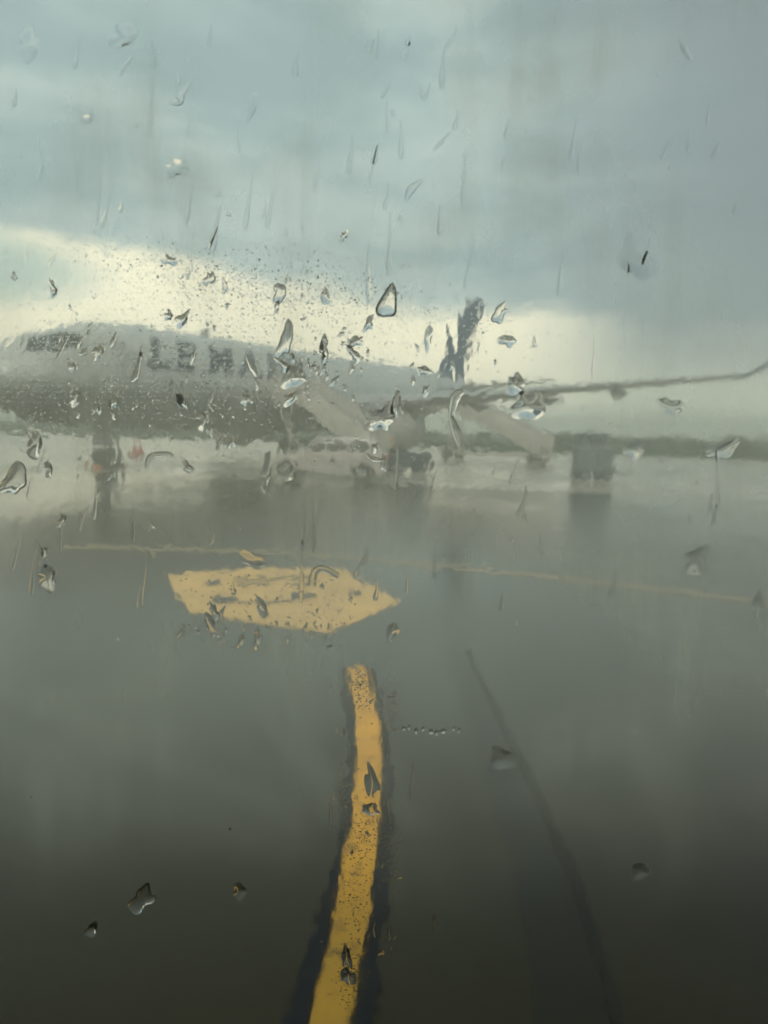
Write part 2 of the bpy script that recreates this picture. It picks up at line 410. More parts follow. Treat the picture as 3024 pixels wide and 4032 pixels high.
for a, b_, t0, t1, sk in ((1.45, 2.0, 40, 66, .35), (2.08, 2.65, 36, 62, .30), (2.74, 3.25, 34, 56, .1)):
    patch('cockpit_window', a, b_, t0, t1, M['glassdark'], jet, n=7, off=.02, skew=sk)
    patch('cockpit_window', a, b_, 180 - t0, 180 - t1, M['glassdark'], jet, n=7, off=.02, skew=sk)
proto_w = {}
for side in (0, 1):
    for i in range(30):
        s = 6.2 + i * .56
        if abs(s - 12.55) < .65: continue
        if s > 21.8: break
        if side not in proto_w:
            c0 = 6.2; o = patch('cabin_window', c0, c0 + .24, (-9 if not side else 189), (-2.5 if not side else 182.5), M['glassdark'], jet); proto_w[side] = o.data
        else:
            o = link('cabin_window', proto_w[side], jet); o.location.x = s - 6.2
DOORM = material('door_paint', (.44, .46, .44), .4)
for s in (12.1, 26.6):
    d = patch('cabin_door', s, s + .9, -16, 40, DOORM, jet, n=14, off=.04)
for s in (4.1,):
    patch('cabin_door', s, s + .8, -14, 38, DOORM, jet, n=14, off=.04)
# lettering wrapped on the upper flank
LET = material('letter_paint', (.008, .028, .075), .35)
letx = [(5.35, 'L'), (6.55, 'E'), (8.1, 'M'), (9.9, 'A'), (11.5, 'N'), (13.3, 'I')]
for sx, chh in letx:
    cu = bpy.data.curves.new('t', 'FONT'); cu.body = chh; cu.size = 1.72; cu.offset = .075; cu.shear = .42; cu.resolution_u = 3
    to = bpy.data.objects.new('t', cu); COL.objects.link(to)
    me = bpy.data.meshes.new_from_object(to); bpy.data.objects.remove(to)
    m = bmesh.new(); m.from_mesh(me)
    for q in range(1, 12):
        g = m.verts[:] + m.edges[:] + m.faces[:]
        bmesh.ops.bisect_plane(m, geom=g, plane_co=(0, q * .11, 0), plane_no=(0, 1, 0))
    ex = bmesh.ops.extrude_face_region(m, geom=m.faces[:]); top = [v for v in ex['geom'] if isinstance(v, bmesh.types.BMVert)]
    for v in top: v.co.z += .02
    for v in m.verts:
        arc = v.co.y; off = v.co.z + .004; s = sx + v.co.x
        th = R(7.5) + arc / 1.97 + .05
        v.co = Vector(fpt(s, th, off))
    bmesh.ops.recalc_face_normals(m, faces=m.faces)
    m.to_mesh(me); m.free(); me.materials.clear(); me.materials.append(LET); me.name = 'letter'
    link('letter', me, jet)
# wings
def airfoil(ch, th, n=9):
    up = []; lo = []
    for i in range(n + 1):
        x = i / n; x = x * x * (3 - 2 * x) if i < 2 else x
        t = th * (2.6 * math.sqrt(max(x, 0)) * (1 - x) * .75 + .02 * (1 - x))
        up.append((x * ch, t * ch)); lo.append((x * ch, -t * ch * .7))
    return up + lo[::-1][1:-1] if False else up + lo[::-1][:-1]
def surface(name, secs, mat, parent, sy=-1):
    """secs: (lat, s_lead, z, chord, thick)"""
    rg = []
    for lat, s0, z, c, th in secs:
        rg.append([(s0 + x, sy * lat, z + h) for x, h in airfoil(c, th)])
    return MB().loft(rg).build(name, mat, parent, smooth=True, angle=50)
for sy in (-1, 1):
    w = surface('wing', [(1.2, 13.6, 2.55, 6.6, .13), (5.6, 16.2, 2.95, 4.6, .115), (11.5, 19.3, 3.65, 2.9, .10), (18.4, 22.7, 4.36, 1.5, .09)], M['wing'], jet, sy)
    wl = []
    for q, (lat, s0, z, c) in enumerate([(18.4, 22.7, 4.36, 1.5), (18.9, 23.2, 4.54, 1.2), (19.3, 23.8, 5.0, .95), (19.6, 24.5, 5.75, .55)]):
        k = min(1, q / 2); ring_ = []
        for x, h in airfoil(c, .09): ring_.append((s0 + x, sy * (lat - h * k), z + h * (1 - k)))
        wl.append(ring_)
    MB().loft(wl).build('winglet', M['navy'], w, smooth=True, angle=50)
    for lat, s0, z in ((7.4, 20.4, 2.95), (10.6, 21.4, 3.35), (13.6, 22.2, 3.72)):
        MB().tube([(s0 - 1.6, sy * lat, z + .02), (s0 - .9, sy * lat, z - .12), (s0, sy * lat, z - .16), (s0 + .9, sy * lat, z - .08), (s0 + 1.5, sy * lat, z + .05)], [.03, .17, .20, .14, .02], 10).build('flap_fairing', M['wing'], w, smooth=True)
    MB().box((24.0, sy * 13.2, 3.97), (.10, 6.4, .04), rz=0).build if False else None
    # engine
    ex, ey, ez = 15.1, sy * 4.75, 1.70
    prof = [(0, .86), (.05, .97), (.25, 1.05), (.9, 1.12), (1.9, 1.10), (2.8, .95), (3.5, .76)]
    rg = [[(ex + x, ey + r * math.cos(a), ez + r * math.sin(a)) for a in [2 * math.pi * k / 32 for k in range(32)]] for x, r in prof]
    inr = [[(ex + x, ey + r * math.cos(a), ez + r * math.sin(a)) for a in [2 * math.pi * k / 32 for k in range(32)]] for x, r in [(3.5, .74), (2.6, .80), (.8, .82), (.3, .80), (0, .86)]]
    e = MB().loft(rg, caps=False).add([], []).loft(inr, caps=False).build('engine', M['nacelle'], jet, smooth=True, angle=50)
    lip = [[(ex + x, ey + r * math.cos(a), ez + r * math.sin(a)) for a in [2 * math.pi * k / 32 for k in range(32)]] for x, r in [(.22, 1.055), (.03, .985), (-.02, .90), (.04, .84), (.3, .79)]]
    MB().loft(lip, caps=False).build('inlet_lip', M['lip'], e, smooth=True)
    fb = MB()
    for k in range(20):
        a = 2 * math.pi * k / 20; ca, sa = math.cos(a), math.sin(a); cb, sb = math.cos(a + .22), math.sin(a + .22)
        fb.add([(ex + .62, ey + .2 * ca, ez + .2 * sa), (ex + .8, ey + .2 * cb, ez + .2 * sb), (ex + .86, ey + .79 * cb, ez + .79 * sb), (ex + .62, ey + .79 * ca, ez + .79 * sa)], [(0, 1, 2, 3)])
    fb.build('fan', M['fan'], e)
    MB().loft([[(ex + x, ey + r * math.cos(2 * math.pi * k / 16), ez + r * math.sin(2 * math.pi * k / 16)) for k in range(16)] for x, r in [(.35, .01), (.45, .12), (.7, .22)]]).build('spinner', M['fan'], e, smooth=True)
    MB().loft([[(ex + x, ey + r * math.cos(2 * math.pi * k / 20), ez + r * math.sin(2 * math.pi * k / 20)) for k in range(20)] for x, r in [(2.6, .5), (3.6, .48), (4.4, .30), (4.7, .06)]]).build('exhaust_cone', M['darksteel'], e, smooth=True)
    MB().prism([(ex + .9, ez + 1.0), (ex + 4.8, ez + 1.35), (ex + 4.4, ez + .6), (ex + 3.2, ez + .7)], .28, off=ey).build('pylon', M['nacelle'], e)
# fin and tailplane
fin_r = []
for z, s0, c in ((4.4, 28.6, 3.9), (5.4, 29.5, 3.4), (8.2, 31.7, 2.5), (10.6, 33.5, 1.9)):
    fin_r.append([(s0 + x, h, z) for x, h in airfoil(c, .06)])
MB().loft(fin_r).build('tail_fin', M['navy'], jet, smooth=True, angle=50)
for sy in (-1, 1):
    surface('tailplane', [(.4, 29.6, 4.35, 3.1, .09), (6.0, 32.8, 5.0, 1.3, .08)], M['wing'], jet, sy)
MB().tube([(16.4, 0, 5.3), (16.4, 0, 5.46)], [.09, .05], 12).build('beacon', M['red'], jet, smooth=True)
MB().prism([(9.4, 5.28), (9.95, 5.28), (10.0, 5.62), (9.8, 5.62)], .03).build('antenna', M['wing'], jet)
def wheel(name, parent, c, r, w, axis_vec=(0, 1, 0), tyre=M['rubber'], rim=M['steel']):
    c = Vector(c); a = Vector(axis_vec).normalized()
    p = [(-w / 2, r * .80), (-w / 2 * .9, r * .95), (-w / 4, r), (w / 4, r), (w / 2 * .9, r * .95), (w / 2, r * .80)]
    mbb = MB().tube([c + a * x for x, _ in p], [q for _, q in p], 24); o = mbb.build(name, tyre, parent, smooth=True, angle=50)
    return o, (c, a, r, w, rim)
def add_rim(o, info):
    c, a, r, w, rim = info
    MB().tube([c - a * (w / 2 + .012), c + a * (w / 2 + .012)], r * .52, 16).build('rim', rim, o, smooth=True, angle=50)
def gear(s, lat, r, zt, dual):
    g = MB().tube([(s, lat, r), (s, lat, zt)], [.09, .13], 10).tube([(s, lat - dual, r), (s, lat + dual, r)], .07, 8).tube([(s, lat, r * 1.8), (s + .9, lat, zt)], .05, 8).build('landing_gear', M['steel'], jet, smooth=True)
    for sg in (-1, 1):
        o, inf = wheel('wheel', g, (s, lat + sg * dual, r), r, .30 if r < .45 else .38); add_rim(o, inf)
    MB().box((s - .28, lat + .02, r * 2 + .55), (.5, .04, .9), .01).build('gear_door', M['wing'], g)
gear(5.0, 0, .38, 1.7, .24); 
for sy in (-1, 1): gear(18.8, sy * 2.9, .54, 2.6, .42)

# ---------------------------------------------------------------- passenger stairs
def stairs(name, base, rz, run, rise, label, scale_w=1.5, canopy=False):
    """local x: from door outwards and down; top landing at x=0..1.2"""
    t = empty(name, base, rz); tag(t, label, 'stairs', 'mobile boarding stairs at the jet')
    w = scale_w
    MB().box((.5, 0, rise - .08), (1.3, w, .12), .02).build('landing', M['stair'], t)
    for sg in (-1, 1):
        y = sg * (w / 2)
        MB().prism([(-.15, rise - .1), (1.15, rise - .1), (1.15 + run, .55), (1.15 + run, 1.45), (1.15, rise + 1.0), (-.15, rise + 1.0)], .05, off=y).build('side_panel', M['stair'], t, bevel=.012)
        MB().tube([(-.15, y, rise + 1.08), (1.15, y, rise + 1.08), (1.2 + run, y, 1.55)], .035, 8).build('handrail', M['steel'], t, smooth=True)
        MB().tube([(-.0, y * .9, rise - .15), (1.6, y * .9, .5)], .05, 8).tube([(.9, y * .9, rise - .15), (.9, y * .9, .5)], .05, 8).build('support_strut', M['stair'], t, smooth=True)
    n = int((rise - .4) / .2)
    stp = None
    for i in range(n):
        f = (i + .5) / n; x = 1.15 + run * f; z = rise - .1 - (rise - .55) * f
        if stp is None:
            stp = MB().box((0, 0, 0), (run / n * 1.15, w - .08, .05)).build('step', M['stairdark'], t); stp.location = (x, 0, z)
        else:
            o = link('step', stp.data, t); o.location = (x, 0, z)
    MB().box((run * .55 + .5, 0, .42), (run + 1.4, w * .8, .22), .03).build('chassis', M['stair'], t)
    for x in (.7, run + .6):
        for sg in (-1, 1):
            o, inf = wheel('wheel', t, (x, sg * (w / 2 - .05), .3), .3, .2); add_rim(o, inf)
    return t
def jetpt(s, lat, z=0):
    return Vector((-13 + .55 * s + .835 * lat, 23 + .835 * s - .55 * lat, z))
OUT = math.atan2(-.55, .835)
stairs('passenger_stairs', jetpt(12.5, 2.15), OUT, 3.9, 2.75, 'pale mobile passenger stairs sloping down from the fuselage ahead of the wing')
stairs('passenger_stairs', jetpt(27.2, 1.75), OUT, 5.4, 2.95, 'pale mobile passenger stairs at the rear door under the tail fin')

# ---------------------------------------------------------------- car beside the front stairs (faces left, local x forward = -world x)
def car():
    g = ground(1292, 1886); t = empty('car', (g.x, g.y, 0), R(180 - 4))
    tag(t, 'pale beige estate car parked side-on below the front stairs', 'car')
    W = 1.66
    body_ = [(-1.95, .32), (-1.98, .62), (-1.93, .88), (-1.2, .93), (.55, .93), (1.0, .88), (1.72, .74), (1.92, .60), (1.95, .34), (1.75, .27)]
    arch = []
    # lower edge with wheel arches
    def arc(cx): return [(cx + .36 * math.cos(R(a)), .30 + .36 * math.sin(R(a))) for a in range(0, 181, 30)]
    low = [(1.75, .25)] + arc(1.22) + arc(-1.2) + [(-1.75, .25)]
    poly = [(-1.95, .32), (-1.98, .62), (-1.93, .90), (-1.2, .95), (.6, .95), (1.05, .90), (1.72, .76), (1.92, .62), (1.95, .34)] + low
    b = MB().prism(poly, W).build('body', M['car'], t, bevel=.035)
    rf = [(-1.80, .90), (-1.55, 1.33), (-1.35, 1.38), (.05, 1.38), (.28, 1.33), (.92, .90)]
    n = len(rf); vs = [(x, -.78 + (z - .9) * .22, z) for x, z in rf] + [(x, .78 - (z - .9) * .22, z) for x, z in rf]
    MB().add(vs, [tuple(range(n)), tuple(range(n, 2 * n))[::-1]] + [(i, i + n, (i + 1) % n + n, (i + 1) % n) for i in range(n)]).build('cabin', M['car'], t, bevel=.03)
    for sg in (-1, 1):
        for wn in ([(.66, .98), (.26, 1.27), (.0, 1.29), (.0, .98)], [(-.08, .98), (-.08, 1.29), (-.78, 1.29), (-.78, .98)], [(-.86, .98), (-.86, 1.29), (-1.38, 1.28), (-1.60, .98)]):
            vs = []
            for e_ in (0, .014):
                vs += [(x, sg * (.78 - (z - .9) * .22 + .004 + e_), z) for x, z in wn]
            k = 4; MB().add(vs, [(0, 1, 2, 3), (4, 5, 6, 7)] + [(i, (i + 1) % 4, (i + 1) % 4 + 4, i + 4) for i in range(4)]).build('side_window', M['glassdark'], t)
        MB().box((.62, sg * .90, 1.0), (.10, .16, .12), .02).build('wing_mirror', M['car'], t)
        MB().box((1.86, sg * .62, .66), (.14, .30, .12), .03).build('headlight', M['white'], t)
        MB().box((-1.95, sg * .68, .78), (.06, .18, .24), .02).build('tail_light', M['red'], t)
        for x in (1.22, -1.2):
            o, inf = wheel('wheel', t, (x, sg * .73, .30), .30, .19); add_rim(o, inf)
        for x in (.05, -.75): MB().box((x - .12, sg * .838, .86), (.14, .02, .03)).build('door_handle', M['steel'], t)
    MB().add([(.30, -.62, 1.325), (.30, .62, 1.325), (.90, .70, .925), (.90, -.70, .925)], [(0, 1, 2, 3)]).build('windscreen', M['glassdark'], t).location = (.02, 0, .015)
    MB().box((1.93, 0, .40), (.10, 1.5, .16), .03).build('bumper', M['darksteel'], t)
    MB().box((-1.97, 0, .42), (.10, 1.5, .16), .03).build('bumper', M['darksteel'], t)
car()

# baggage tug by the main gear
g = ground(1600, 1858); t = empty('baggage_tug', (g.x, g.y, 0), R(20)); tag(t, 'low dark baggage tug with an orange lamp beside the engine', 'tug')
MB().prism([(-.9, .3), (-.9, .72), (-.1, .75), (0, .85), (.85, .82), (.95, .5), (.9, .28)], 1.05).build('body', M['tug'], t, bevel=.03)
MB().box((-.45, 0, .86), (.45, .9, .14), .04).build('seat', M['rubber'], t)
MB().tube([(-.02, .1, .8), (-.22, .1, 1.1)], .02, 8).tube([(-.12, -.08, 1.08), (-.12, .28, 1.08)], .02, 8).build('steering_column', M['darksteel'], t)
MB().tube([(-.8, -.4, .72), (-.8, -.4, 1.25)], .02, 8).build('lamp_post', M['darksteel'], t)
MB().tube([(-.8, -.4, 1.25), (-.8, -.4, 1.40)], [.06, .05], 12).build('lamp', M['orange'], t, smooth=True)
for x in (-.6, .6):
    for sg in (-1, 1): o, inf = wheel('wheel', t, (x, sg * .5, .27), .27, .18); add_rim(o, inf)

# ground power cart
g = ground(2328, 1888); t = empty('ground_power_cart', (g.x, g.y, 0), R(8)); tag(t, 'tall dark blue-grey ground power cart standing right of the jet', 'cart')
MB().box((0, 0, .78), (1.35, .95, .90), .03).build('lower_housing', M['cart'], t)
MB().box((-.1, 0, 1.52), (.95, .85, .50), .03).build('upper_housing', M['cart'], t)
MB().box((0, 0, 1.25), (1.42, 1.0, .06), .01).build('lid_rim', M['cartpale'], t)
for x in (-.33, .33): MB().box((x, -.487, .78), (.55, .03, .66), .008).build('door_panel', M['cart'], t)
for k in range(6): MB().box((-.1, -.435, 1.38 + k * .055), (.7, .03, .025)).build('vent_slat', M['darksteel'], t)
MB().tube([(.7, 0, .35), (1.5, 0, .22)], .03, 8).build('drawbar', M['darksteel'], t)
for x in (-.45, .45):
    for sg in (-1, 1): o, inf = wheel('wheel', t, (x, sg * .42, .2), .2, .14); add_rim(o, inf)

# chocks and cone
g = ground(545, 1792); t = empty('traffic_cone', (g.x, g.y, 0)); tag(t, 'small red cone on the apron behind the nose wheel', 'cone')
MB().box((0, 0, .03), (.55, .55, .06), .015).build('base', M['rubber'], t)
MB().tube([(0, 0, .06), (0, 0, .45)], [.22, .12], 16).build('cone_body', M['red'], t, smooth=True)
MB().tube([(0, 0, .45), (0, 0, .60)], [.12, .085], 16).build('white_band', M['white'], t, smooth=True)
MB().tube([(0, 0, .60), (0, 0, .9)], [.085, .03], 16).build('cone_tip', M['red'], t, smooth=True)
for dx in (-.5, .5):
    p_ = jetpt(5.0 + dx * 1.1, 0); c_ = MB().prism([(-.11, 0), (.11, 0), (0, .17)], .7).build('wheel_chock', M['orange'], None); c_.location = p_; c_.rotation_euler = (0, 0, jet.rotation_euler.z)
    tag(c_, 'orange wheel chock %s the nose wheel of the jet' % ('ahead of' if dx < 0 else 'behind'), 'chock', 'chocks at the nose wheel')

# ---------------------------------------------------------------- far shrubs
LEAF = [grass_m('leaf_a', (.018, .040, .014), (.040, .075, .026)), grass_m('leaf_b', (.022, .042, .016), (.045, .075, .03))]
def shrub_mesh(seed):
    r_ = random.Random(seed); mb_ = MB()
    cl = [(r_.uniform(-1.7, 1.7), r_.uniform(-1.1, 1.1), r_.uniform(.8, 2.4), r_.uniform(.45, .85)) for _ in range(13)]
    for (x, y, z, q) in cl:
        for _ in range(85):
            d = Vector((r_.gauss(0, 1), r_.gauss(0, 1), r_.gauss(0, 1))).normalized() * q * r_.uniform(.55, 1.08)
            c = Vector((x, y, z)) + d; a = Vector((r_.gauss(0, 1), r_.gauss(0, 1), r_.gauss(0, .6))).normalized() * r_.uniform(.08, .17)
            b = a.orthogonal().normalized() * a.length * .7
            mb_.add([c - a, c + b, c + a, c - b], [(0, 1, 2, 3)])
    tr = MB()
    for (x, y, z, q) in cl[:6]: tr.tube([(x * .15, y * .15, 0), (x * .5, y * .5, z * .5), (x, y, z)], [.09, .06, .02], 6)
    return mb_, tr
protos = []
spots = [(20, 110, .9), (160, 120, .8), (290, 130, .75), (1690, 120, .9), (1900, 112, 1.0), (2080, 105, .95), (2190, 92, 1.05), (2330, 88, 1.15), (2470, 92, .9), (2570, 95, .95),
         (2680, 90, 1.0), (2790, 84, .9), (2890, 82, 1.0), (2990, 80, 1.15), (3110, 82, 1.0), (-110, 120, 1.0), (1250, 150, 1.0), (900, 150, .9)]
rk = {p[0]: k for k, p in enumerate(sorted(spots))}; ORD = 'first second third fourth fifth sixth seventh eighth ninth tenth eleventh twelfth thirteenth fourteenth fifteenth sixteenth seventeenth eighteenth'.split()
for i, (px, dist, sc) in enumerate(spots):
    d = ray(px, 1690); d.z = 0; d.normalize(); loc = Vector((0, 0, 0)) + d * dist
    if i < 3:
        o = empty('shrub', loc, i * 1.3); cr_, tr = shrub_mesh(30 + i)
        cr_.build('crown', LEAF[i % 2], o); tr.build('trunk', M['bark'], o); protos.append(o)
    else:
        o = copy_tree(protos[i % 3]); o.location = loc; o.rotation_euler.z = i * 1.9
    o.scale = (sc * 1.35, sc * 1.1, sc * .58)
    tag(o, 'hazy green shrub, %s from the left in the far row' % ORD[rk[px]], 'shrub', 'shrubs in the far row beyond the apron')

# ---------------------------------------------------------------- rain haze
hz = MB().box((0, 0, 5.5), (1400, 1400, 13.0)).build('haze', material('hz', (1, 1, 1)), None)
hm = bpy.data.materials.new('rain_haze'); hm.use_nodes = True; t = hm.node_tree; t.nodes.clear()
pv = N(t, 'ShaderNodeVolumePrincipled'); pv.inputs['Density'].default_value = .0040; pv.inputs['Color'].default_value = (.97, 1.0, .95, 1); pv.inputs['Anisotropy'].default_value = .3
ou = N(t, 'ShaderNodeOutputMaterial'); t.links.new(pv.outputs[0], ou.inputs['Volume'])
hz.data.materials.clear(); hz.data.materials.append(hm); tag(hz, 'pale rain haze hanging over the airfield', 'haze', kind='stuff')

# ---------------------------------------------------------------- cabin round the camera
def slab(name, c, d, parent=None): return MB().box(c, d).build(name, M['interior'], parent)
WX0, WX1, WZ0, WZ1 = -.40, .40, 1.32, 2.28
HULL = 3.0  # unseen hull, sized so its shadow darkens the near ground
for (c, d) in (((-4.2, .30, (HULL + .5) / 2), (7.6, .08, HULL - .5)), ((4.2, .30, (HULL + .5) / 2), (7.6, .08, HULL - .5)), ((0, .30, (.5 + WZ0) / 2), (.8, .08, WZ0 - .5)), ((0, .30, (WZ1 + HULL) / 2), (.8, .08, HULL - WZ1))):
    tag(slab('cabin_wall', c, d), kind='structure')
tag(slab('cabin_wall', (0, -2.3, (HULL + .5) / 2), (16, .08, HULL - .5)), kind='structure')
for x in (-7.96, 7.96): tag(slab('cabin_wall', (x, -1.0, (HULL + .5) / 2), (.08, 2.52, HULL - .5)), kind='structure')
tag(slab('cabin_floor', (0, -1.0, .46), (16, 2.68, .08)), kind='structure')
tag(slab('cabin_ceiling', (0, -1.0, HULL + .04), (16, 2.68, .08)), kind='structure')
win = empty('cabin_window', (0, .25, WZ0)); tag(win, 'rain covered clear window pane filling the whole view', 'window')
fr = MB()
fr.box((0, 0, -.0), (.86, .05, .05), .01).box((0, 0, WZ1 - WZ0), (.86, .05, .05), .01).box((-.405, 0, .48), (.05, .05, .92), .01).box((.405, 0, .48), (.05, .05, .92), .01)
fr.build('gasket', M['gasket'], win)

# pane: flat inside, rain film modelled on the outside
rg_ = np.random.default_rng(11); LAT = rg_.random((512, 512))
def vn(x, y, seed=0):
    x = x + seed * 37.13; y = y + seed * 17.7
    xi = np.floor(x).astype(int); yi = np.floor(y).astype(int); fx = x - xi; fy = y - yi
    fx = fx * fx * fx * (fx * (fx * 6 - 15) + 10); fy = fy * fy * fy * (fy * (fy * 6 - 15) + 10)
    g_ = lambda a, b: LAT[a % 512, b % 512]
    return (g_(xi, yi) * (1 - fx) + g_(xi + 1, yi) * fx) * (1 - fy) + (g_(xi, yi + 1) * (1 - fx) + g_(xi + 1, yi + 1) * fx) * fy
def fbm(x, y, seed, oct_=3):
    a = 0; w = 1; tt = 0
    for k in range(oct_): a = a + w * vn(x * 2 ** k, y * 2 ** k, seed + k); tt += w; w *= .5
    return a / tt - .5
def axis(lo, hi, a, b, fine, coarse):
    return np.concatenate([np.arange(lo, a, coarse), np.arange(a, b, fine), np.arange(b, hi, coarse), [hi]])
XA = axis(-.39, .39, -.175, .175, .00065, .006)
ZA = axis(WZ0 + .015, WZ1 - .015, 1.53, 2.02, .00070, .006)
Xg, Zg = np.meshgrid(XA, ZA)
U = Xg * 1000; V = Zg * 1000                     # millimetres
def sst(v, a, b): q = np.clip((v - a) / (b - a), 0, 1); return q * q * (3 - 2 * q)
def zof(py): return on_pane(1512, py)[1] * 1000
def xof(px): return on_pane(px, 2016)[0] * 1000
calm = np.exp(-((U - xof(820)) / 26) ** 2 - ((V - zof(1390)) / 9) ** 2)
core = sst(V, zof(2650), zof(2150)) * sst(V, zof(850), zof(1150)) * (1 - .78 * sst(U, xof(1900), xof(2300)))
linez = sst(V, zof(4100), zof(3700)) * sst(V, zof(2500), zof(2750)) * np.exp(-((U - xof(1430)) / 9) ** 2)
wet = .22 + .78 * np.clip(core + linez * .7, 0, 1)
wob = U + 5 * fbm(U / 30, V / 30, 9)
film = .060 * (1 - .7 * calm) * fbm(wob / 7, V / 60, 1, 2)                       # tall vertical runs
film = film + .038 * wet * (1 - .85 * calm) * fbm(wob / 4.2, V / 9, 3, 2)           # lumps
edge_ = np.abs(fbm(wob / 3.4, V / 6.0, 5, 2))
film = film + .023 * wet * (1 - .85 * calm) * sst(edge_, .15, .0)                   # creased ridges between sheets of water
film = film + .0055 * wet * fbm(U / .9, V / 1.4, 7, 2) * sst(fbm(U / 14, V / 14, 21, 2), -.05, .15)
# named rivulets: ridges running down the pane (photo px)
def run(pts, w, h):
    global film
    P_ = [on_pane(*p) for p in pts]; zs = np.array([p[1] * 1000 for p in P_])[::-1]; xs = np.array([p[0] * 1000 for p in P_])[::-1]
    xc = np.interp(V, zs, xs); q = np.exp(-((U - xc) / w) ** 2) * sst(V, zs[0] - 2, zs[0] + 4) * (1 - sst(V, zs[-1] - 5, zs[-1] + 1))
    film = film + h * q
run([(330, -300), (360, 120), (385, 380), (410, 620), (400, 1000)], 1.4, .10)
run([(590, -300), (600, 200), (598, 520)], 1.3, .06)
run([(575, 1800), (585, 1900), (590, 2040), (590, 2220)], 1.1, .13)
run([(905, 1830), (912, 1960), (905, 2080)], 1.0, .10)
run([(1765, 1230), (1785, 1320), (1795, 1400), (1805, 1520)], 1.1, .08)
run([(1265, 1900), (1240, 2040), (1160, 2200)], 1.2, .08)
run([(300, 1900), (310, 2040), (300, 2260), (290, 2600), (280, 3200)], 1.6, .06)
run([(1545, 60), (1500, 220), (1440, 300)], 1.4, .06)
run([(1030, -50), (1000, 180), (960, 300)], 1.4, .05)
run([(1860, -300), (1880, 300), (1880, 900), (1860, 1200)], 1.8, .04)
run([(2400, 200), (2410, 900), (2350, 1300)], 2.0, .04)
film = film - film.min()
H = .00001 + film / 1000.0
ny_, nx_ = Xg.shape
co = np.empty((ny_ * nx_, 3), np.float32); co[:, 0] = Xg.ravel(); co[:, 1] = .006 + H.ravel(); co[:, 2] = (Zg - WZ0).ravel()
idx = np.arange(ny_ * nx_).reshape(ny_, nx_)
q = np.stack([idx[:-1, :-1], idx[1:, :-1], idx[1:, 1:], idx[:-1, 1:]], -1).reshape(-1, 4)
bk = len(co); x0, x1, z0, z1 = XA[0], XA[-1], ZA[0] - WZ0, ZA[-1] - WZ0
co = np.concatenate([co, np.array([[x0, 0, z0], [x1, 0, z0], [x1, 0, z1], [x0, 0, z1]], np.float32)])
q = np.concatenate([q, [[bk, bk + 1, bk + 2, bk + 3], [bk, idx[0, 0], idx[0, -1], bk + 1], [bk + 3, bk + 2, idx[-1, -1], idx[-1, 0]],
                        [bk, bk + 3, idx[-1, 0], idx[0, 0]], [bk + 1, idx[0, -1], idx[-1, -1], bk + 2]]])
me = bpy.data.meshes.new('pane'); me.vertices.add(len(co)); me.vertices.foreach_set('co', co.ravel())
me.loops.add(len(q) * 4); me.loops.foreach_set('vertex_index', q.ravel().astype(np.int32))
me.polygons.add(len(q)); me.polygons.foreach_set('loop_start', np.arange(len(q), dtype=np.int32) * 4)
me.update(calc_edges=True); sm = np.ones(len(q), bool); sm[-5:] = False; me.polygons.foreach_set('use_smooth', sm)
me.set_sharp_from_angle(angle=R(50))
def pane_mat():
    m = bpy.data.materials.new('wet_window_glass'); m.use_nodes = True; t = m.node_tree; t.nodes.clear()
    g_ = N(t, 'ShaderNodeBsdfGlass', i_IOR=1.36, i_Roughness=0.05)
    g_.inputs['Color'].default_value = (.985, .98, .955, 1)
    tcn = N(t, 'ShaderNodeTexCoord'); O = tcn.outputs['Object']
    nb = N(t, 'ShaderNodeTexNoise', i_Scale=900., i_Detail=2.0); t.links.new(O, nb.inputs['Vector'])
    b = N(t, 'ShaderNodeBump', i_Strength=1.0, i_Distance=.0000045); t.links.new(nb.outputs[0], b.inputs['Height']); t.links.new(b.outputs[0], g_.inputs['Normal'])
    # vertical streaks of grime and mist, within a pale veil that paints light falloff
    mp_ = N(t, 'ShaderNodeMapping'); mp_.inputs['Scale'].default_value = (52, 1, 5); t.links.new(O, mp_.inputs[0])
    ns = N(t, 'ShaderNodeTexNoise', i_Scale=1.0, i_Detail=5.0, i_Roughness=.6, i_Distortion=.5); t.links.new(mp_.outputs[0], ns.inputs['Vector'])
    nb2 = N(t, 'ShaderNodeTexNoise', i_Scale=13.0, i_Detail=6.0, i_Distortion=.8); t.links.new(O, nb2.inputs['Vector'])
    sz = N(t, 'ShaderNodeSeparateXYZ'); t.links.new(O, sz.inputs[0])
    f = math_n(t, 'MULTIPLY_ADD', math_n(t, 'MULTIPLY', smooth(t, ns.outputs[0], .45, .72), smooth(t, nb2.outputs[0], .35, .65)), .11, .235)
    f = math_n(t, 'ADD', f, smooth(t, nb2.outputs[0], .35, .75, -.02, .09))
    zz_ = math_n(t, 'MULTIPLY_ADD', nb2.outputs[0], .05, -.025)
    f = math_n(t, 'MULTIPLY', f, smooth(t, math_n(t, 'ADD', sz.outputs[2], zz_), on_pane(1512, 3650)[1] - WZ0, on_pane(1512, 2450)[1] - WZ0, .0, 1.0))  # veil fades out low on the pane, painting in a darker bottom
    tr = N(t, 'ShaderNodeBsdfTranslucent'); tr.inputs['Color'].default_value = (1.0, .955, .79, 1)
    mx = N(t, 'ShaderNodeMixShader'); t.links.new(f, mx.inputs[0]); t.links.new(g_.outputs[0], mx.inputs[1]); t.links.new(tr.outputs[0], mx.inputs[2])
    ou_ = N(t, 'ShaderNodeOutputMaterial'); t.links.new(mx.outputs[0], ou_.inputs[0])
    return m
PM = pane_mat(); me.materials.append(PM); pane = link('pane', me, win)

